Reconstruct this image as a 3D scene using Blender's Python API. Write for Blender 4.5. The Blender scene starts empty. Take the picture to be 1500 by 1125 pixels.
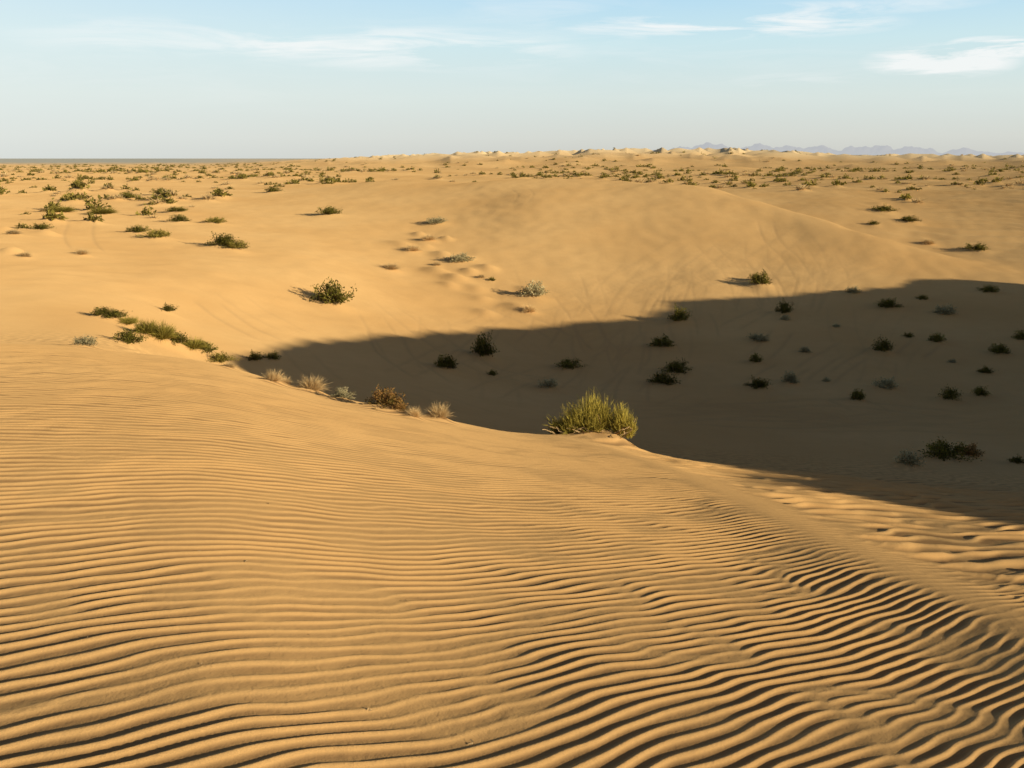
import bpy, math, time
import numpy as np
from mathutils import Vector
T0=time.time()
rng=np.random.default_rng(7)
F=1500.0; TP=(562.5-232.0)/F; PITCH=math.atan(TP); CP=math.cos(PITCH); SP=math.sin(PITCH)
def tany(y):
    q=(y-562.5)/F
    return (TP+q)/(1-TP*q)
def kk(y): return CP-SP*(y-562.5)/F
def ax(x,y): return (x-750.0)/F/kk(y)

# ---------------------------------------------------------------- noise
_perm=rng.permutation(4096); _ga=rng.random(4096)*2*np.pi
def pnoise(x,y,seed=0):
    x=x+seed*17.31; y=y-seed*9.77
    xi=np.floor(x).astype(np.int64); yi=np.floor(y).astype(np.int64)
    xf=x-xi; yf=y-yi
    def g(a,b,dx,dy):
        h=_perm[(a+_perm[(b)&4095])&4095]; t=_ga[h]
        return np.cos(t)*dx+np.sin(t)*dy
    u=xf*xf*xf*(xf*(xf*6-15)+10); v=yf*yf*yf*(yf*(yf*6-15)+10)
    n0=g(xi,yi,xf,yf)*(1-u)+g(xi+1,yi,xf-1,yf)*u
    n1=g(xi,yi+1,xf,yf-1)*(1-u)+g(xi+1,yi+1,xf-1,yf-1)*u
    return (n0*(1-v)+n1*v)*1.5
def fbm(x,y,seed=0,o=3):
    s=0;a=1.0
    for i in range(o):
        s=s+a*pnoise(x*2**i,y*2**i,seed+i*3); a*=.5
    return s
def sstep(a,b,x):
    t=np.clip((x-a)/(b-a),0,1); return t*t*(3-2*t)

def herm(x,Y,xq,limit=False):
    x=np.asarray(x,float); Y=np.asarray(Y,float)
    one=Y.ndim==1
    if one: Y=Y[:,None]
    h=np.diff(x)[:,None]; d=np.diff(Y,axis=0)/h
    m=np.empty_like(Y); m[0]=d[0]; m[-1]=d[-1]
    m[1:-1]=(d[:-1]*h[1:]+d[1:]*h[:-1])/(h[:-1]+h[1:])
    if limit:
        s=d[:-1]*d[1:]
        hm=np.where(s>0,2*s/(d[:-1]+d[1:]+1e-12*np.sign(d[:-1])),0)
        m[1:-1]=.5*m[1:-1]*(s>0)+.5*hm
    xq=np.clip(xq,x[0],x[-1])
    i=np.clip(np.searchsorted(x,xq)-1,0,len(x)-2)
    hh=(x[i+1]-x[i])[:,None]; t=((xq-x[i])/(x[i+1]-x[i]))[:,None]
    t2=t*t;t3=t2*t
    r=(2*t3-3*t2+1)*Y[i]+(t3-2*t2+t)*hh*m[i]+(-2*t3+3*t2)*Y[i+1]+(t3-t2)*hh*m[i+1]
    return r[:,0] if one else r

# ---------------------------------------------------------------- terrain profile (image rows at assumed depths)
def fore(s,c,Ds): return [(D,-1.6-s*D-c*D*D) for D in Ds]
def yy(L): return [(D,-D*tany(y)) for D,y in L]
near=[0.3,1.5,3,6,9,12,15]
cols=[]
def col(a,pts,far=True):
    f=math.sqrt(1+a*a)
    P=[(D*f,z) for D,z in pts]
    if far: P+= [(260,-3.1),(600,-3.3),(30000,-3.6)]
    cols.append((math.atan(a),P))
col(-.62,fore(.052,.0024,near+[20,26])+yy([(35,446),(50,376),(75,320),(110,285),(160,267)]))
col(-.5,fore(.050,.0025,near+[20,26])+yy([(35,445),(50,375),(75,320),(110,285),(160,267)]))
col(-.4,fore(.052,.0028,near+[20])+yy([(24,512),(30,487),(37,450),(44,414),(50,392),(75,328),(110,289),(160,268)]))
col(-.3,fore(.055,.0033,near+[18,22])+[(26,-5.9)]+yy([(36,510),(42,476),(46,442),(49.5,413),(60,375),(80,328),(110,291),(160,268)]))
col(-.2,fore(.073,.0038,near+[18,20.5])+[(26,-6.9)]+yy([(35,556),(42,511),(48,473),(53,441),(57,412),(72,360),(90,320),(115,285),(160,266)]))
col(-.1,fore(.088,.0042,near+[19.5])+[(25,-7.3)]+yy([(33,600),(40,550),(46,515),(53,480),(60,445),(68,405),(80,355),(95,308),(112,275),(124,261)])+[(134,-3.2),(165,-3.9)])
col(0,fore(.100,.0047,near+[18.5])+[(24,-7.6)]+yy([(32,628),(40,580),(48,535),(56,490),(62,455),(69,415),(78,365),(88,318),(99,283),(110,262)])+[(119,-3.2),(150,-4.0)])
col(.1,fore(.106,.0051,near+[18.0])+[(24,-7.5)]+yy([(32,635),(40,590),(48,545),(56,495),(63,455),(70,415),(79,360),(88,312),(97,280),(106,263)])+[(114,-3.2),(150,-4.1)])
col(.2,fore(.117,.0055,near+[17.5])+[(22,-7.0),(27,-8.2)]+yy([(33,643),(40,598),(48,548),(57,490),(65,440),(73,393),(81,343),(90,297),(98,275)])+[(106,-4.2),(125,-4.0),(160,-4.0)])
col(.25,fore(.122,.0055,near+[17.5])+[(22,-7.1),(27,-8.3)]+yy([(33,645),(38,615),(44,578),(52,524),(60,472),(66,438),(74,388),(83,335),(92,296)])+[(99,-5.2),(110,-4.9)]+yy([(120,286),(140,274)])+[(170,-4.0)])
col(.3,fore(.127,.0055,near+[17.5])+[(22,-7.2),(27,-8.4)]+yy([(33,648),(40,605),(48,550),(57,490),(66,435),(75,382),(86,316)])+[(92,-6.2)]+yy([(104,304),(120,284),(140,272)])+[(180,-3.8)])
col(.35,fore(.132,.0055,near+[17.5])+[(22,-7.3),(27,-8.4)]+yy([(33,649),(40,605),(48,550),(57,491),(66,436),(74,388),(81,342)])+[(87,-7.0)]+yy([(98,322),(118,290),(140,273)])+[(185,-3.6)])
col(.4,fore(.138,.0055,near+[17.5])+[(22,-7.4),(27,-8.5)]+yy([(33,650),(41,600),(49,545),(58,485),(67,430),(73,400),(78,366)])+[(85,-7.7)]+yy([(94,340),(115,297),(140,275)])+[(190,-3.5)])
col(.5,fore(.148,.0055,near+[17.5])+[(22,-7.5),(27,-8.6)]+yy([(33,655),(41,600),(50,540),(60,475),(70,420),(78,390),(88,358),(105,312),(120,287),(150,270)])+[(195,-3.5)])
col(.62,fore(.152,.0055,near+[17.5])+[(22,-7.6),(27,-8.7)]+yy([(33,655),(41,600),(50,540),(60,475),(70,420),(80,387),(92,350),(105,312),(120,287),(150,270)])+[(195,-3.5)])
def rad(deg,P): cols.append((math.radians(deg),P+[(260,-3.1),(600,-3.3),(30000,-3.6)]))
for d in (-180,-140,-100,-65): rad(d,[(.3,-1.6),(3,-1.7),(10,-2.4),(30,-4),(100,-4)])
rad(50,[(.3,-1.6),(3,-2.1),(8,-3.1),(15,-5.0),(30,-8),(50,-8),(90,-5)])
rad(75,[(.3,-1.6),(3,-2.0),(8,-2.8),(15,-4.2),(30,-6),(60,-5),(90,-4)])
rad(100,[(.3,-1.6),(3,-1.7),(10,-2.5),(30,-4),(100,-4)])
rad(140,[(.3,-1.6),(3,-1.7),(10,-2.4),(30,-4),(100,-4)])
rad(180,[(.3,-1.6),(3,-1.7),(10,-2.4),(30,-4),(100,-4)])
cols.sort(key=lambda c:c[0])
LR=np.arange(math.log(.3),math.log(26000),.02)
Zc=np.array([herm(np.log([p[0] for p in P]),[p[1] for p in P],LR,True) for _,P in cols])
PH=np.radians(np.arange(-180,180.01,.5))
Zc=herm([c[0] for c in cols],Zc,PH)
def blur(A,sig,axis):
    n=int(3*sig)+1; k=np.exp(-.5*(np.arange(-n,n+1)/sig)**2); k/=k.sum()
    pad=[(0,0),(0,0)]; pad[axis]=(n,n); B=np.pad(A,pad,mode='edge')
    out=np.zeros_like(A)
    for i,w in enumerate(k):
        sl=[slice(None)]*2; sl[axis]=slice(i,i+A.shape[axis]); out+=w*B[tuple(sl)]
    return out
Zb=blur(blur(Zc,6.0,1),5,0)
Zc=blur(blur(Zc,.9,1),2.0,0)
wn=1-sstep(11,17,np.exp(LR))[None,:]
Zc=Zc*(1-wn)+Zb*wn

def rings():
    R=list(np.linspace(.3,2.2,30)[:-1]); r=2.2
    while r<28: R.append(r); r+=max(.0100,.0016*r)
    while r<300: R.append(r); r*=1.006
    while r<24000: R.append(r); r*=1.02
    return np.array(R)
RR=rings()
az=np.concatenate([np.arange(-180,-36,2.0),np.linspace(-36,-33,8)[:-1],np.linspace(-33,33,860),np.arange(33.3,100,.35),np.arange(101,180.1,2.0)])
az[-1]=180.0
AZ=np.radians(az)
Z=herm(PH,Zc,AZ); Z=herm(LR,Z.T,np.log(RR)).T
A2,R2=np.meshgrid(AZ,RR,indexing='ij')
X=R2*np.sin(A2); Y=R2*np.cos(A2)
deg=np.degrees(A2)
# soft crest running forward along the shoulder of the near dune
crY=[0,5,6.3,8.5,12,15,19,22,26,32]; crX=[3.0,2.7,2.46,2.09,1.76,1.14,.1,-1.2,-3.5,-7]
XC=np.interp(Y,crY,crX)
Z=Z+.06*np.exp(-((X-XC)/.50)**2)*(1-sstep(16,20,R2))*sstep(3.5,6,R2)*(np.abs(deg)<60)
print('grid',Z.shape,time.time()-T0)
def idx(arr,v):
    i=int(np.clip(np.searchsorted(arr,v)-1,0,len(arr)-2)); return i,(v-arr[i])/(arr[i+1]-arr[i])
def samp(G,x,y):
    r=math.hypot(x,y); p=math.atan2(x,y)
    i,f=idx(AZ,p); j,g=idx(RR,r)
    return (G[i,j]*(1-f)+G[i+1,j]*f)*(1-g)+(G[i,j+1]*(1-f)+G[i+1,j+1]*f)*g
ZB=Z
def locate(x,y,D=None):
    a=ax(x,y); p=math.atan(a)
    if D is not None: return a*D,D
    i,f=idx(AZ,p); prof=ZB[i]*(1-f)+ZB[i+1]*f
    zr=-tany(y)*RR*math.cos(p)
    k=np.nonzero((zr<=prof)&(RR>2))[0]
    j=k[0]
    if j>0:
        d0=zr[j-1]-prof[j-1]; d1=zr[j]-prof[j]; g=d0/(d0-d1) if d0>d1 else 1
        r=RR[j-1]+(RR[j]-RR[j-1])*g
    else: r=RR[j]
    return r*math.sin(p),r*math.cos(p)

# sun geometry
SE=math.radians(13.5); TE=math.tan(SE)
pu=np.array([-.85,.53]); pu/=np.linalg.norm(pu); pv=np.array([pu[1],-pu[0]])
U=X*pu[0]+Y*pu[1]; V=X*pv[0]+Y*pv[1]
U0=-27.0
E=[(1,-3.5),(6,0.5),(9,2.45),(11.7,3.25),(16.5,3.1),(18.3,3.15)]
L=[]
for x,y in [(345,524),(420,505),(500,498),(600,489),(700,484),(800,476),(880,471),(950,464),(970,443),(1100,434),(1200,428),(1300,420),(1400,409),(1500,417),(1580,424)]:
    px,py=locate(x,y); u=px*pu[0]+py*pu[1]; v=px*pv[0]+py*pv[1]
    L.append((v,samp(Z,px,py)+TE*(u-U0)))
L.sort(); last=18.3
for v,h in L:
    if v>last+.8: E.append((v,h)); last=v
E+=[(last+5,E[-1][1]-5),(last+25,-6)]
Hc=herm([e[0] for e in E],[e[1] for e in E],V.ravel(),True).reshape(V.shape)
Hc=Hc+.26*pnoise(V/3.1,U*0,5)+.13*pnoise(V/.9,U*0,6)
du=U-U0
ridge=Hc-np.where(du>0,.62*np.abs(du),.33*np.abs(du))
ridge=ridge-np.where(V<1,(1-V)*.4,0)-np.where(V>95,(V-95)*.4,0)
sm=.25
mx=np.maximum(Z,ridge); Z=mx+sm*np.log1p(np.exp(-np.clip(np.abs(Z-ridge)/sm,0,40)))*(R2<120)

# broad relief
far=sstep(105,180,R2)
Z=Z+far*(1-sstep(4000,9000,R2))*.5*fbm(X/26,Y/26,2,3)
rd=1-np.abs(fbm(X/95,Y/60,11,4))
dm=sstep(-17,-5,deg)*sstep(230,480,R2)*(1-sstep(1500,2600,R2))
DUN=dm*np.clip(rd-.35,0,1)**1.4
Z+=DUN*12.0*(.75+.5*sstep(-12,8,deg)*(1-.9*sstep(11,19,deg)))
Z+=sstep(28,50,R2)*(1-far*.5)*(.09*fbm(X/7,Y/7,21,3)+.035*pnoise(X/1.3,Y/1.3,8))
Z+=.006*pnoise(X/1.7,Y/1.7,31)*(R2<60)
m=sstep(92,100,R2)*(1-sstep(150,190,R2))*sstep(19,23,deg)
Z+=m*.15*np.sin((Y*.9+X*.35+1.8*pnoise(X/8,Y/8,41))*2*np.pi/2.6)
# scalloped swirl high on the big dune
rr=np.hypot((X+4.5)/6.0,(Y-89)/10.0); Z-=.34*np.exp(-rr**2)
rr=np.hypot((X-2.5)/4.0,(Y-94)/8.0); Z+=.26*np.exp(-rr**2)
ZB=Z.copy()
def mound(x,y,h,w,tail=1.5):
    r=math.hypot(x,y); p=math.atan2(x,y); e=w*3.5*tail
    j0,j1=np.searchsorted(RR,[r-e,r+e]); i0,i1=np.searchsorted(AZ,[p-e/r,p+e/r])
    sl=(slice(i0,i1),slice(j0,j1))
    dx=X[sl]-x; dy=Y[sl]-y
    a=dx*.8-dy*.6; b=dx*.6+dy*.8
    q=(a/np.where(a<0,w*tail,w))**2+(b/w)**2
    Z[sl]+=h*np.exp(-q)

# ---------------------------------------------------------------- plants placed from image pixels, rays cast onto the terrain
PL=[
(152,468,30,12,'g',None),(168,472,34,13,'g',None),(186,478,32,11,'y',None),(190,507,44,20,'g',None),(215,497,34,20,'y',None),(236,505,44,24,'y',None),(258,511,36,18,'g',None),(282,518,40,16,'y',None),(300,524,36,16,'g',None),(322,534,34,15,'y',None),(335,540,24,10,'t',None),(125,509,34,15,'p',None),(245,458,22,11,'g',None),
(400,563,36,19,'t',None),(415,566,28,14,'t',None),(456,577,44,24,'t',None),(500,588,38,17,'p',None),(545,582,36,18,'g',22.5),(566,604,58,30,'o',None),(606,614,28,17,'t',None),(586,609,24,14,'o',None),(643,617,40,25,'t',None),
(372,530,24,13,'g',None),(400,528,22,11,'g',None),
(490,450,52,33,'g',None),(325,366,40,17,'g',None),(345,370,32,13,'y',None),(200,343,30,10,'g',None),(232,351,36,12,'y',None),(262,327,26,10,'g',None),(258,312,30,7,'g',None),(190,293,22,9,'g',None),(150,316,34,10,'y',None),(120,375,24,9,'t',None),(38,378,18,9,'t',None),
(315,329,28,9,'y',None),(238,286,24,8,'g',None),(485,317,30,11,'g',None),(640,330,26,10,'p',None),(628,354,24,9,'t',None),(605,370,26,10,'t',None),(572,397,28,10,'t',None),(675,386,34,12,'p',None),(640,390,14,6,'t',None),
(780,438,36,20,'p',None),(775,460,24,12,'t',None),(705,408,12,6,'t',None),(720,412,10,6,'g',None),(1115,420,26,18,'g',None),(1108,413,18,10,'g',None),
(1295,312,30,9,'g',None),(1332,326,26,8,'g',None),(1428,369,30,10,'g',None),(1360,360,20,9,'t',None),(1280,330,14,6,'g',None),(400,283,20,8,'g',None),(90,313,36,9,'y',None),(60,338,26,9,'g',None),(20,345,24,8,'t',None),
(710,526,34,32,'g',None),(655,544,34,19,'g',None),(835,541,34,13,'g',None),(805,570,30,14,'p',None),(720,551,14,9,'g',None),(970,510,34,15,'g',None),(993,474,28,20,'g',None),(972,565,38,18,'g',None),(992,549,36,18,'g',None),
(1147,462,22,18,'g',None),(1150,470,14,9,'p',None),(1110,502,28,12,'p',None),(1107,533,18,13,'g',None),(1108,570,34,14,'g',None),(1158,563,22,16,'p',None),(1178,517,18,8,'p',None),(1303,453,32,13,'g',None),(1385,463,30,14,'p',None),(1370,503,22,13,'g',None),(1293,518,26,19,'g',None),(1255,588,22,16,'g',None),(1297,572,34,16,'p',None),(1392,588,26,18,'g',None),(1437,581,24,13,'g',None),(1465,521,28,14,'g',None),(1494,500,20,14,'g',None),(1443,548,20,10,'g',None),(1250,431,20,10,'p',None),(1447,430,26,10,'g',None),(1330,684,38,22,'p',None),(1385,676,60,26,'g',None),(1420,672,34,20,'o',None),(1210,560,12,7,'p',None),(1395,532,12,6,'p',None),(1330,495,14,7,'g',None),(1225,480,12,6,'p',None),(1350,440,16,7,'g',None),(1490,680,22,12,'g',None),
]
plants=[]
for x,y,w,h,k,D in PL:
    px,py=locate(x,y,D)
    if py>400: continue
    W=w*py/F*kk(y); H=h*py/F*1.02
    plants.append([px,py,W,H,k])
    mound(px,py,min(.30,.30*H+.03*W),W*.6)
HX,HY=locate(862,648,17.8)
mound(HX+.1,HY,.26,.62,1.2); mound(HX+.55,HY-.2,.10,.35,1.2)

sc=[]
n=0
while len(sc)<3000 and n<80000:
    n+=1
    r=math.sqrt(rng.uniform(58**2,560**2)) if rng.random()<.70 else rng.uniform(80,300)
    p=math.radians(rng.uniform(-40,40)); d=math.degrees(p)
    rim=np.interp(d,[-40,-26,-18,-12,-3,5,12,18,24,40],[54,62,88,142,150,150,140,120,104,100])
    if r<rim: continue
    x=r*math.sin(p); y=r*math.cos(p)
    den=.46+.9*float(pnoise(np.array([x/35]),np.array([y/35]),3)[0])
    if d<-8 and r<130: den=.56+.6*float(pnoise(np.array([x/18]),np.array([y/18]),4)[0])
    if d>16 and r<150: den*=.30
    if rng.random()>den: continue
    s=rng.uniform(.45,1.3)
    sc.append((x,y,s,rng.uniform(.28,.55)*s))
    if r<260: mound(x,y,rng.uniform(.15,.40)*s*.85,.8*s,1.8)
for x,y in [(655,352),(640,400),(660,420),(690,400),(700,425),(685,380),(715,395),(650,375),(615,345),(590,360),(770,425),(760,452),(1290,300),(20,372),(8,340),(70,345),(670,410),(705,440),(712,460),(625,362)]:
    px,py=locate(x,y); mound(px,py,rng.uniform(.22,.42),rng.uniform(.45,.85),1.8)

# ---------------------------------------------------------------- ripples
J=np.searchsorted(RR,34.0)
xs=X[:,:J]; ys=Y[:,:J]; rs=R2[:,:J]
Xc=XC[:,:J]
d=xs-Xc+.18*pnoise(xs/1.2,ys/1.2,51)
xt=7*np.tanh(xs/7)
g=.80*xt+np.where(xt>0,.085,.055)*xt*xt-.040*xt*(ys-3)
w1=.95*pnoise(xs/1.9,ys/1.9,61)+.66*pnoise(xs/.75,ys/.6,62)+.30*pnoise(xs/.28,ys/.28,66)
w2=1.3*pnoise(xs/1.0,ys/1.2,63)+.60*pnoise(xs/.45,ys/.4,64)
s_=ys-g+3
ph=2*np.pi/.102*(38*np.log1p(np.clip(s_,-12,60)/38))+w1*4.8
wm=.58+.30*pnoise(xs/1.2,ys/1.2,65)+.25*sstep(-1,3,xs)
cs=np.exp(1j*ph)+wm*np.exp(1j*(ph*1.05+w2*3.4+1.0))
am=np.abs(cs); psi=np.angle(cs)
def prof(p,k=.6):
    q=p+k*np.sin(p+.6)
    c=.5+.5*np.cos(q)
    return c**1.15
am=np.clip(am/1.35,0,1.1)**.75
a1=.0138*(.95+.2*pnoise(xs/2.5,ys/2.5,67))*(1+.25*sstep(8,18,rs))
pr=prof(psi); r1=a1*am*(pr-.42)
m1=1-sstep(-.30,.12,d)*sstep(3.2,5.0,ys)
cr=1.6*pnoise(xs/.45,ys/.9,75)
ph3=2*np.pi*(ys*.93-xs*.38)/.33+3.2*pnoise(xs/1.7,ys/1.7,71)+2.2*pnoise(xs/.55,ys/.5,72)+cr
c3=np.exp(1j*ph3)+.95*np.exp(1j*(ph3*1.12+4.5*pnoise(xs/.7,ys/.8,73)))
am3=np.clip(np.abs(c3)/1.4,0,1.1); pr3=prof(np.angle(c3),.7)
r2=.054*am3*(pr3-.4)*(.75+.6*pnoise(xs/1.1,ys/1.1,74))
m2=sstep(.35,.9,d)*sstep(4,8,ys)
m3=sstep(-.1,.3,d)*(1-sstep(.5,.9,d))
m4=sstep(.2,.7,d)*(1-sstep(4,8,ys))*sstep(3.2,5.0,ys)
fade=(1-sstep(24,33,rs))
vis=(np.abs(deg[:,:J])<45)
rip=(r1*m1+r2*m2+.22*r1*m3+r1*1.2*m4)*fade*vis
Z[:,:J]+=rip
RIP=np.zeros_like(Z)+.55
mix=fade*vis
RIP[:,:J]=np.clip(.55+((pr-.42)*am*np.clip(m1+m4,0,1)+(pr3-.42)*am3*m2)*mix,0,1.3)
print('ripples',time.time()-T0)

# ---------------------------------------------------------------- tyre tracks
TRK=np.zeros_like(Z)
def track(pts,w=.16,gauge=1.5):
    P=np.array([locate(x,y) for x,y in pts])
    t=np.linspace(0,1,len(P)); tq=np.linspace(0,1,240)
    Q=herm(t,P,tq)
    dv=np.gradient(Q,axis=0); nn=np.stack([-dv[:,1],dv[:,0]],1); nn/=np.linalg.norm(nn,axis=1)[:,None]+1e-9
    for L in [Q+nn*gauge/2,Q-nn*gauge/2]:
        for k in range(len(L)):
            x,y=L[k]; r=math.hypot(x,y); p=math.atan2(x,y); e=w*3+.4
            j0,j1=np.searchsorted(RR,[r-e,r+e]); i0,i1=np.searchsorted(AZ,[p-e/r,p+e/r])
            sl=(slice(i0,i1),slice(j0,j1))
            fd=min(1.0,6*min(k,len(L)-k)/len(L)+.05)
            q=((X[sl]-x)**2+((Y[sl]-y)*.6)**2)/(w*w)
            TRK[sl]=np.maximum(TRK[sl],np.exp(-q)*wt*fd)
tr=np.random.default_rng(3)
trs=[[(1185,418),(1160,380),(1130,350),(1120,320)],[(1200,415),(1190,370),(1170,345)],[(1100,425),(1180,410),(1260,385),(1350,370)],[(760,460),(745,420),(735,390)],[(1310,412),(1330,390),(1350,372)],
[(560,480),(580,520),(640,560)],[(430,510),(460,540),(480,555)],[(130,370),(115,345),(122,320)],[(760,275),(770,285),(760,300)],[(860,480),(865,520),(880,560)],[(930,480),(925,520),(915,550)],[(1230,440),(1240,500),(1300,560)],[(820,425),(850,460),(880,520)],[(1000,600),(1200,590),(1450,610)],[(850,610),(1100,600),(1300,625)],[(560,440),(640,500),(700,540)],
[(300,440),(340,470),(400,500)],[(330,425),(380,460),(440,490)],[(540,455),(570,500),(600,545)],[(600,470),(690,530),(800,560)],
[(740,400),(850,440),(960,430),(1080,370)],[(820,470),(930,420),(1050,395),(1200,400)],[(700,470),(820,440),(930,395),(1010,345)],[(980,430),(1100,385),(1180,330)],[(1050,430),(1180,395),(1290,350)]]
for i in range(22):
    x=tr.uniform(780,1240); y=np.interp(x,[780,960,1240],[475,455,438])-tr.uniform(-25,5); s=tr.uniform(-.6,1.3); l=tr.uniform(45,120)
    trs.append([(x,y),(x+s*l*.3+tr.uniform(-7,7),y-l*.5),(x+s*l+tr.uniform(-10,10),y-l*.95)])
for i in range(40):
    x=tr.uniform(560,1380); y=tr.uniform(480,610); s=tr.uniform(-1.8,1.8); l=tr.uniform(35,100)
    trs.append([(x,y),(x+s*l*.5+tr.uniform(-8,8),y-l*.3),(x+s*l,y-l*.6)])
for i in range(10):
    x=tr.uniform(880,1150); y=tr.uniform(590,630)
    trs.append([(x,y),(x+170,y+tr.uniform(-12,12)),(x+340,y+tr.uniform(-10,22))])
for t_ in trs:
    wt=tr.uniform(.3,1.0); track(t_,w=.10,gauge=tr.uniform(1.1,1.8))
Z-=.018*TRK
print('tracks',time.time()-T0)

# ---------------------------------------------------------------- materials
def newmat(name):
    m=bpy.data.materials.new(name); m.use_nodes=True
    nt=m.node_tree; nt.nodes.clear(); return m,nt,nt.nodes,nt.links
def N(nt,t,**k):
    n=nt.nodes.new(t)
    for a,b in k.items(): setattr(n,a,b)
    return n
def mixc(nt,fac,a,b,bt='MIX'):
    n=N(nt,'ShaderNodeMix',data_type='RGBA',blend_type=bt)
    for s,v in ((0,fac),(6,a),(7,b)):
        if hasattr(v,'is_output') : nt.links.new(v,n.inputs[s])
        else: n.inputs[s].default_value=v
    return n.outputs[2]
def maprange(nt,v,a,b,c=0,d=1):
    n=N(nt,'ShaderNodeMapRange'); nt.links.new(v,n.inputs[0])
    for i,q in enumerate((a,b,c,d)): n.inputs[i+1].default_value=q
    return n.outputs[0]
def noise(nt,vec,scale,detail=3,rough=.5):
    n=N(nt,'ShaderNodeTexNoise'); n.inputs['Scale'].default_value=scale; n.inputs['Detail'].default_value=detail; n.inputs['Roughness'].default_value=rough
    nt.links.new(vec,n.inputs['Vector']); return n.outputs[0]

m_sand,nt,nd,lk=newmat('desert_sand')
geo=N(nt,'ShaderNodeNewGeometry'); pos=geo.outputs['Position']
def att(n): return N(nt,'ShaderNodeAttribute',attribute_name=n).outputs['Fac']
rip_a=att('rip'); trk_a=att('trk'); dist_a=att('dist'); dun_a=att('dune'); veg_a=att('veg')
c=mixc(nt,maprange(nt,noise(nt,pos,.09,3),.35,.65),(.72,.46,.205,1),(.81,.545,.26,1))
c=mixc(nt,maprange(nt,noise(nt,pos,1.3,4,.6),.3,.7,0,.26),c,(.62,.39,.18,1))
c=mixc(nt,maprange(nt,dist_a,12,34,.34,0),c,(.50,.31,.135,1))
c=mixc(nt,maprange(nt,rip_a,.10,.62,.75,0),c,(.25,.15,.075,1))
c=mixc(nt,maprange(nt,noise(nt,pos,260,2,.7),.42,.62,0,.34),c,(.36,.23,.12,1))
c=mixc(nt,maprange(nt,trk_a,0,1,0,.34),c,(.42,.28,.15,1))
spk=maprange(nt,noise(nt,pos,.12,4,.7),.47,.58,0,1)
fd=maprange(nt,dist_a,250,700,0,.7)
mm=N(nt,'ShaderNodeMath',operation='MULTIPLY'); lk.new(spk,mm.inputs[0]); lk.new(fd,mm.inputs[1])
m2_=N(nt,'ShaderNodeMath',operation='MULTIPLY'); lk.new(mm.outputs[0],m2_.inputs[0]); lk.new(maprange(nt,dun_a,.15,.4,1,0),m2_.inputs[1])
c=mixc(nt,m2_.outputs[0],c,(.20,.17,.09,1))
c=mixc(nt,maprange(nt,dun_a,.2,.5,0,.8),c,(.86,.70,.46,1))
c=mixc(nt,maprange(nt,dist_a,200,1800,0,.35),c,(.68,.64,.58,1))  # aerial haze painted into the sand colour, paler with distance
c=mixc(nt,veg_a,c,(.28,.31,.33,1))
bs=N(nt,'ShaderNodeBsdfDiffuse'); bs.inputs['Roughness'].default_value=.6
lk.new(c,bs.inputs['Color'])
b1=N(nt,'ShaderNodeBump'); b1.inputs['Strength'].default_value=.5; b1.inputs['Distance'].default_value=.004
lk.new(noise(nt,pos,120,2,.7),b1.inputs['Height'])
b2=N(nt,'ShaderNodeBump'); b2.inputs['Strength'].default_value=.30; b2.inputs['Distance'].default_value=.04
lk.new(noise(nt,pos,4,4,.65),b2.inputs['Height']); lk.new(b2.outputs[0],b1.inputs['Normal'])
lk.new(b1.outputs[0],bs.inputs['Normal'])
out=N(nt,'ShaderNodeOutputMaterial'); lk.new(bs.outputs[0],out.inputs[0])

def leafmat(name,c1,c2,tr=.25):
    m,nt,nd,lk=newmat(name)
    a=N(nt,'ShaderNodeAttribute',attribute_name='var').outputs['Fac']
    oi=N(nt,'ShaderNodeObjectInfo').outputs['Random']
    c=mixc(nt,a,c1,c2)
    hs=N(nt,'ShaderNodeHueSaturation'); lk.new(c,hs.inputs['Color'])
    lk.new(maprange(nt,oi,0,1,.75,1.2),hs.inputs['Value'])
    d=N(nt,'ShaderNodeBsdfDiffuse'); lk.new(hs.outputs[0],d.inputs[0]); o=N(nt,'ShaderNodeOutputMaterial')
    if tr>0:
        t=N(nt,'ShaderNodeBsdfTranslucent'); mx=N(nt,'ShaderNodeMixShader'); mx.inputs[0].default_value=tr
        lk.new(hs.outputs[0],t.inputs[0]); lk.new(d.outputs[0],mx.inputs[1]); lk.new(t.outputs[0],mx.inputs[2]); lk.new(mx.outputs[0],o.inputs[0])
    else: lk.new(d.outputs[0],o.inputs[0])
    return m
M={'g':leafmat('creosote_leaf',(.06,.058,.016,1),(.26,.235,.05,1)),
   'y':leafmat('olive_leaf',(.15,.13,.03,1),(.50,.42,.10,1)),
   't':leafmat('dry_straw',(.50,.35,.17,1),(.80,.62,.36,1)),
   'p':leafmat('pale_sage_leaf',(.27,.24,.13,1),(.62,.56,.36,1)),
   'o':leafmat('mixed_rust_leaf',(.16,.13,.04,1),(.55,.30,.11,1)),
   'f':leafmat('scrub_leaf',(.17,.14,.04,1),(.42,.36,.10,1)),
   'w':leafmat('dry_wood',(.14,.09,.05,1),(.50,.37,.22,1),.0)}

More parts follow.
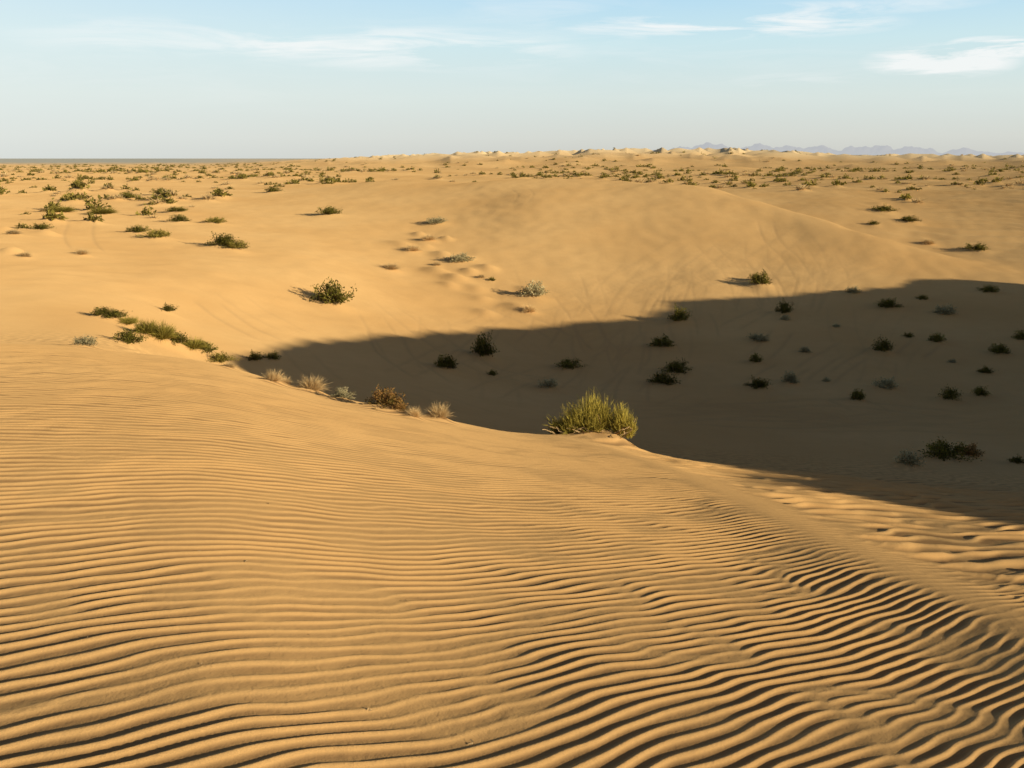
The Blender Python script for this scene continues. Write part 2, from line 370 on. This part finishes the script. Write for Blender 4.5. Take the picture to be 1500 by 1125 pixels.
# ---------------------------------------------------------------- mesh helpers
def mkmesh(name,V,Fq,mats,mi=None,attrs={},smooth=False):
    me=bpy.data.meshes.new(name)
    nv=len(V); nf=len(Fq)
    me.vertices.add(nv); me.vertices.foreach_set('co',np.ascontiguousarray(V,dtype=np.float32).ravel())
    me.loops.add(nf*4); me.loops.foreach_set('vertex_index',np.ascontiguousarray(Fq,dtype=np.int32).ravel())
    me.polygons.add(nf); me.polygons.foreach_set('loop_start',np.arange(0,nf*4,4,dtype=np.int32))
    for m in mats: me.materials.append(m)
    if mi is not None: me.polygons.foreach_set('material_index',np.asarray(mi,dtype=np.int32))
    me.polygons.foreach_set('use_smooth',np.full(nf,smooth))
    for k,v in attrs.items():
        a=me.attributes.new(k,'FLOAT','POINT'); a.data.foreach_set('value',np.ascontiguousarray(v,dtype=np.float32).ravel())
    me.update(calc_edges=True)
    return me
def obj(name,me,loc=(0,0,0),rz=0,sc=(1,1,1)):
    o=bpy.data.objects.new(name,me); bpy.context.scene.collection.objects.link(o)
    o.location=loc; o.rotation_euler=(0,0,rz); o.scale=sc; return o
def unit(v): return v/(np.linalg.norm(v,axis=-1,keepdims=True)+1e-9)
def ribbons(B,Dr,L,W,bend,rg,tip=.25):
    n=len(B); sd=unit(np.cross(Dr,unit(rg.normal(size=(n,3)))))*W[:,None]*.5
    p1=B+Dr*(L*.5)[:,None]; b2=Dr+np.array([0,0,-1])*bend[:,None]
    p2=p1+unit(b2)*(L*.5)[:,None]
    V=np.stack([B-sd*.8,B+sd*.8,p1-sd,p1+sd,p2-sd*tip,p2+sd*tip],1).reshape(-1,3)
    o=(np.arange(n)*6)[:,None]
    Fq=np.concatenate([o+np.array([0,1,3,2]),o+np.array([2,3,5,4])],1).reshape(-1,4)
    return V,Fq
def join(parts):
    Vs=[];Fs=[];ms=[];vr=[];o=0
    for V,Fq,m,v in parts:
        Vs.append(V);Fs.append(Fq+o);o+=len(V);ms.append(np.full(len(Fq),m));vr.append(v)
    return np.concatenate(Vs),np.concatenate(Fs),np.concatenate(ms),np.concatenate(vr)
def dirs(n,rg,emin=15,emax=88,p=1.0):
    a=rg.uniform(0,2*np.pi,n); e=np.radians(emin+(emax-emin)*rg.random(n)**p)
    return np.stack([np.cos(a)*np.cos(e),np.sin(a)*np.cos(e),np.sin(e)],1)
def leafy(seed,ns=56,nl=34,ls=.095,lw=.06):
    rg=np.random.default_rng(seed)
    D=dirs(ns,rg,8,84,1.2); an=np.arctan2(D[:,1],D[:,0]); lob=1+.15*np.sin(an*3+seed)+.10*np.sin(an*5+2*seed)
    L=rg.uniform(.6,1.02,ns)*lob
    B=np.stack([rg.normal(0,.18,ns),rg.normal(0,.18,ns),np.full(ns,-.06)],1)
    Vw,Fw=ribbons(B,D,L,np.full(ns,.03),np.full(ns,.1),rg)
    s=rg.uniform(.25,1.0,(ns,nl))**.8
    C=(B[:,None]+D[:,None]*(L[:,None]*s)[...,None]+rg.normal(0,.09,(ns,nl,3))).reshape(-1,3)
    C[:,2]=np.abs(C[:,2])
    n=len(C); dd=unit(np.repeat(D,nl,0)+rg.normal(0,.8,(n,3)))
    Vl,Fl=ribbons(C,dd,rg.uniform(.6,1.3,n)*ls,rg.uniform(.6,1.2,n)*lw,rg.uniform(0,.4,n),rg,.4)
    tone=np.clip(rg.normal(.45,.22,n)+.25*(C[:,2]-.4)+np.repeat(rg.normal(0,.15,ns),nl),0,1)
    return join([(Vw,Fw,1,np.repeat(rg.random(ns),6)),(Vl,Fl,0,np.repeat(tone,6))])
def tuft(seed,n=900,w=.022,sp=.3):
    rg=np.random.default_rng(seed)
    D=dirs(n,rg,12,90); a=rg.uniform(0,2*np.pi,n); r=np.sqrt(rg.random(n))*sp
    B=np.stack([np.cos(a)*r,np.sin(a)*r,np.full(n,-.05)],1)
    D=unit(D+np.stack([np.cos(a)*r,np.sin(a)*r,0*a],1)*1.3)
    L=rg.uniform(.45,1.0,n)*(1+.2*np.sin(a*3+seed))
    V,Fq=ribbons(B,D,L,rg.uniform(.6,1.3,n)*w,rg.uniform(0,.7,n),rg,.2)
    return V,Fq,np.zeros(len(Fq),int),np.repeat(np.clip(rg.normal(.5,.25,n),0,1),6)
lib={}
names={'g':'creosote_bush','y':'ephedra_bush','t':'dry_grass_tuft','p':'saltbush','o':'buckwheat_bush'}
for k in 'gypo':
    lib[k]=[mkmesh(names[k]+'_foliage',V,Fq,[M[k],M['w']],mi,{'var':v}) for V,Fq,mi,v in (leafy(s+ord(k)) for s in range(4))]
lib['t']=[mkmesh('dry_grass_blades',V,Fq,[M['t'],M['w']],mi,{'var':v}) for V,Fq,mi,v in (tuft(s+50) for s in range(3))]
lib['y'][0:2]=[mkmesh('ephedra_stems',V,Fq,[M['y'],M['w']],mi,{'var':v}) for V,Fq,mi,v in (tuft(s+90,1300,.03,.45) for s in range(2))]
for i,(px,py,W,H,k) in enumerate(plants):
    me=lib[k][int(rng.integers(len(lib[k])))]
    z=samp(Z,px,py)-.03
    obj(names[k],me,(px,py,z),rng.uniform(0,6.28),(W*.60,W*.60,H*1.0))
# hero ephedra bush
rg=np.random.default_rng(5)
parts=[]
for (ox,oy,sx,sz,n,ton) in [(-.28,0,.50,.60,520,.5),(.05,.1,.48,.80,700,.62),(.35,.1,.45,.68,480,.55),(.72,-.05,.42,.60,460,.65),(-.72,.05,.38,.26,260,.2),(-.45,-.15,.35,.40,260,.35),(.1,-.2,.4,.42,260,.35),(.95,-.1,.28,.36,200,.6)]:
    D=dirs(n,rg,18,88,.8); a=rg.uniform(0,6.28,n); r=np.sqrt(rg.random(n))*.30
    B=np.stack([ox+np.cos(a)*r*sx,oy+np.sin(a)*r*sx,rg.uniform(-.05,.12,n)],1)
    L=rg.uniform(.35,1.0,n)*(1+.18*np.sin(a*4+ox*9))
    D=D*np.array([sx,sx,sz*1.05]); ll=np.linalg.norm(D,axis=1); D=unit(D)
    V,Fq=ribbons(B,D,L*ll,rg.uniform(.007,.014,n),rg.uniform(-.25,.35,n),rg,.3)
    tone=np.clip(rg.normal(ton,.26,n),0,1)
    parts.append((V,Fq,0,np.repeat(tone,6)))
    m=n*2; id=rg.integers(0,n,m); s=rg.uniform(.35,1,m)
    B2=B[id]+D[id]*(L*ll)[id][:,None]*s[:,None]*.95
    D2=unit(D[id]+rg.normal(0,.4,(m,3)))
    V,Fq=ribbons(B2,D2,rg.uniform(.06,.18,m),rg.uniform(.007,.013,m),rg.uniform(-.2,.2,m),rg,.4)
    parts.append((V,Fq,0,np.repeat(np.clip(tone[id]+.1,0,1),6)))
for k in range(34):
    a=rg.uniform(-2.9,-.2); p=np.array([rg.uniform(-.8,.8),-.18,.05]); d=np.array([math.cos(a),math.sin(a)*.6,rg.uniform(0,.5)])
    for s in range(7):
        q=unit(d)*rg.uniform(.06,.11)
        for rot in range(2):
            V,Fq=ribbons(p[None],unit(d)[None],np.array([.12]),np.array([.034*(1-s*.1)]),np.array([0.1]),rg,.9)
            parts.append((V,Fq,1,np.full(6,rg.uniform(.5,1))))
        p=p+q; d=d+rg.normal(0,.4,3)*np.array([1,1,.6])-np.array([0,0,.08])
V,Fq,mi,v=join(parts)
hz_=samp(Z,HX,HY)
obj('ephedra_bush',mkmesh('ephedra_hero',V,Fq,[M['y'],M['w']],mi,{'var':v}),(HX,HY,hz_-.08),0,(.76,.76,.86))

low=[leafy(200+s,16,7,.28,.17) for s in range(4)]
lowd=[tuft(220+s,70,.10,.4) for s in range(2)]
parts=[]
for x,y,s,h in sc:
    u=rng.random()
    if u<.74: V,Fq,mi,v=low[int(rng.integers(4))]; mt=0 if rng.random()<.75 else 2
    else: V,Fq,mi,v=lowd[int(rng.integers(2))]; mt=3
    z=samp(Z,x,y)-.05
    t=rng.uniform(0,6.28); ct,st=math.cos(t),math.sin(t)
    Vx=np.stack([(V[:,0]*ct-V[:,1]*st)*s*.8+x,(V[:,0]*st+V[:,1]*ct)*s*.8+y,V[:,2]*h*1.5+z],1)
    parts.append((Vx,Fq,mt,np.clip(v+rng.uniform(-.2,.2),0,1)))
V,Fq,mi,v=join(parts)
obj('desert_scrub',mkmesh('desert_scrub',V,Fq,[M['f'],M['w'],M['y'],M['t']],mi,{'var':v}))

parts=[]
bits=[(100,712),(290,806),(595,882),(540,1042),(195,585),(10,995),(1165,830)]+[(rng.uniform(0,1400),rng.uniform(640,1100)) for _ in range(16)]
for x,y in bits:
    px,py=locate(x,y); z=samp(Z,px,py)+.003
    n=3; D=unit(rng.normal(size=(n,3))*np.array([1,1,.2])); B=np.array([[px,py,z]]*n)+rng.normal(0,.003,(n,3))
    s=rng.uniform(.3,.8)
    V,Fq=ribbons(B,D,np.full(n,.025*s),np.full(n,.006*s),np.zeros(n),rng,.6); parts.append((V,Fq,0,np.full(len(V),rng.random())))
V,Fq,mi,v=join(parts)
obj('twig_debris',mkmesh('twig_debris',V,Fq,[M['w']],mi,{'var':v}))
print('plants',time.time()-T0)

# ---------------------------------------------------------------- ground mesh
na,nr=Z.shape; na1=na-1
co=np.stack([X[:na1],Y[:na1],Z[:na1]],-1).reshape(-1,3)
ii=np.arange(na1)[:,None]; jj=np.arange(nr-1)[None,:]
i2=(ii+1)%na1
Fq=np.stack([ii*nr+jj,ii*nr+jj+1,i2*nr+jj+1,i2*nr+jj],-1)[:, :, ::-1].reshape(-1,4)
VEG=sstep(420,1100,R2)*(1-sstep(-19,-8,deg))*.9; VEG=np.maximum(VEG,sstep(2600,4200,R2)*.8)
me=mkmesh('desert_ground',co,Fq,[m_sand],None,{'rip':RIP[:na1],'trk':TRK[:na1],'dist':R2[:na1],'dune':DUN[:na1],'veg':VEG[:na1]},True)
g=obj('desert_ground',me)
print('normal z',me.polygons[1000].normal.z,time.time()-T0)

# ---------------------------------------------------------------- distant mountains
m_mt,nt,nd,lk=newmat('mountain_rock_painted_haze')
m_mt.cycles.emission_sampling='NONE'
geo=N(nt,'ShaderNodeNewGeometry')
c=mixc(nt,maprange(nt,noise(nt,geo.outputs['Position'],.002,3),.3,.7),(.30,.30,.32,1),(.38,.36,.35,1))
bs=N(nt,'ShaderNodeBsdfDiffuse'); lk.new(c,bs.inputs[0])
em=N(nt,'ShaderNodeEmission'); em.inputs[0].default_value=(.525,.54,.56,1)  # flat pale glow stands in for the air haze before the mountains
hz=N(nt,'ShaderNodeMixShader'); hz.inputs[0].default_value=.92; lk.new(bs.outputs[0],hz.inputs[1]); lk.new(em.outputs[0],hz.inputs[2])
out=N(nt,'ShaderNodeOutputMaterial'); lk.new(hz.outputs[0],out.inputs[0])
pa=np.radians(np.linspace(5,42,700)); dr=np.linspace(0,1,24)
PA,DR=np.meshgrid(pa,dr,indexing='ij'); Rm=17000+DR*5000
dg=np.degrees(PA)
env=np.interp(dg,[5,7,9,12,15,18,21,25,30,42],[0,.45,.75,.9,.7,.85,.6,.40,.25,0])
nz=fbm(dg*.8,DR*1.6,80,5)
Zm=env*(370*(.70+.36*nz))*np.sin(np.pi*DR)**.8-6
co=np.stack([Rm*np.sin(PA),Rm*np.cos(PA),Zm],-1).reshape(-1,3)
ii=np.arange(699)[:,None]; jj=np.arange(23)[None]
Fq=np.stack([ii*24+jj,(ii+1)*24+jj,(ii+1)*24+jj+1,ii*24+jj+1],-1).reshape(-1,4)
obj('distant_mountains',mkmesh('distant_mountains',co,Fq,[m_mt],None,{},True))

# ---------------------------------------------------------------- sun + sky
sun=bpy.data.lights.new('sun','SUN'); sun.energy=5.5; sun.angle=math.radians(.5); sun.color=(1,.83,.53)
so=bpy.data.objects.new('sun',sun); bpy.context.scene.collection.objects.link(so)
so.rotation_euler=Vector((pu[0],pu[1],-TE)).to_track_quat('-Z','Y').to_euler()
w=bpy.data.worlds.new('sky'); bpy.context.scene.world=w; w.use_nodes=True
nt=w.node_tree; nt.nodes.clear(); lk=nt.links
sky=N(nt,'ShaderNodeTexSky',sky_type='NISHITA'); sky.sun_disc=False; sky.sun_elevation=SE; sky.sun_rotation=math.atan2(-pu[0],-pu[1]); sky.dust_density=1.5
bg=N(nt,'ShaderNodeBackground'); bg.inputs[1].default_value=.055
lk.new(sky.outputs[0],bg.inputs[0])
tc=N(nt,'ShaderNodeTexCoord'); sep=N(nt,'ShaderNodeSeparateXYZ'); lk.new(tc.outputs['Generated'],sep.inputs[0])
rp=N(nt,'ShaderNodeValToRGB'); lk.new(maprange(nt,sep.outputs[2],0,.16),rp.inputs[0])
el=rp.color_ramp.elements
def s2l(c): return tuple(((v/255+.055)/1.055)**2.4 if v/255>.04045 else v/255/12.92 for v in c)+(1,)
stops=[(0,(203,204,198)),(.12,(213,216,209)),(.35,(216,228,224)),(.65,(204,231,237)),(1,(174,217,244))]
el[0].position=0; el[0].color=s2l(stops[0][1]); el[1].position=1; el[1].color=s2l(stops[-1][1])
for p,c in stops[1:-1]:
    e=el.new(p); e.color=s2l(c)
dv=N(nt,'ShaderNodeMath',operation='DIVIDE'); lk.new(sep.outputs[0],dv.inputs[0]); lk.new(sep.outputs[1],dv.inputs[1])
cmb=N(nt,'ShaderNodeCombineXYZ'); lk.new(dv.outputs[0],cmb.inputs[0]); lk.new(sep.outputs[2],cmb.inputs[1])
mp=N(nt,'ShaderNodeMapping'); mp.inputs['Scale'].default_value=(7,60,1); mp.inputs['Rotation'].default_value=(0,0,math.radians(-2)); lk.new(cmb.outputs[0],mp.inputs[0])
mpn=N(nt,'ShaderNodeTexNoise'); mpn.inputs['Scale'].default_value=1.0; mpn.inputs['Detail'].default_value=8; mpn.inputs['Roughness'].default_value=.62; mpn.inputs['Distortion'].default_value=.6
lk.new(mp.outputs[0],mpn.inputs['Vector']); c1=mpn.outputs[0]
mp2=N(nt,'ShaderNodeMapping'); mp2.inputs['Scale'].default_value=(2.2,9,1); lk.new(cmb.outputs[0],mp2.inputs[0])
c2=noise(nt,mp2.outputs[0],1.3,2)
def mul(a,b,op='MULTIPLY'):
    n=N(nt,'ShaderNodeMath',operation=op)
    for i,v in enumerate((a,b)):
        if hasattr(v,'is_output'): lk.new(v,n.inputs[i])
        else: n.inputs[i].default_value=v
    return n.outputs[0]
cl=mul(maprange(nt,c1,.45,.72),maprange(nt,c2,.40,.60))
cl=mul(cl,maprange(nt,sep.outputs[2],.03,.10))
def blob(x,y,wx,wy,amp,tilt=0):
    a=ax(x,y); tz=-tany(y); zz=tz/math.sqrt(1+a*a+tz*tz)
    dx=mul(mul(dv.outputs[0],a,'SUBTRACT'),1/wx); dy=mul(mul(mul(sep.outputs[2],zz,'SUBTRACT'),mul(mul(dv.outputs[0],a,'SUBTRACT'),tilt),'SUBTRACT'),1/wy)
    q=mul(mul(dx,dx),mul(dy,dy),'ADD')
    return mul(maprange(nt,q,0,1,1,0),amp)
bl=blob(1080,38,.17,.013,1.3,-.01)
for b in [(1380,90,.08,.016,1.8,-.02),(1475,68,.06,.009,2.6,-.06),(600,72,.17,.022,.9,0),(250,55,.17,.02,.6,0),(1190,120,.08,.009,.5,-.02),(1230,12,.15,.008,.7,0)]:
    bl=mul(bl,blob(*b),'ADD')
bl=mul(bl,maprange(nt,c1,.42,.60))
tot=mul(mul(cl,.40),bl,'ADD')
n=N(nt,'ShaderNodeClamp'); lk.new(tot,n.inputs[0])
skyc=mixc(nt,mul(n.outputs[0],.8),rp.outputs[0],(.95,.96,.95,1))
skyc=mixc(nt,maprange(nt,dv.outputs[0],-.5,.1,.38,0),skyc,(.86,.93,.91,1))
bg2=N(nt,'ShaderNodeBackground'); lk.new(skyc,bg2.inputs[0]); bg2.inputs[1].default_value=1.0
mx=N(nt,'ShaderNodeMixShader'); lk.new(maprange(nt,sep.outputs[2],.165,.24),mx.inputs[0]); lk.new(bg2.outputs[0],mx.inputs[1]); lk.new(bg.outputs[0],mx.inputs[2])
wo=N(nt,'ShaderNodeOutputWorld'); lk.new(mx.outputs[0],wo.inputs[0])

cam=bpy.data.cameras.new('camera'); cam.lens=36; cam.sensor_width=36; cam.clip_start=.05; cam.clip_end=60000
co_=bpy.data.objects.new('camera',cam); bpy.context.scene.collection.objects.link(co_)
co_.location=(0,0,0); co_.rotation_euler=(math.pi/2-PITCH,0,0); bpy.context.scene.camera=co_
sc_=bpy.context.scene; sc_.view_settings.view_transform='Standard'; sc_.view_settings.look='None'; sc_.view_settings.exposure=0
print('done',time.time()-T0)
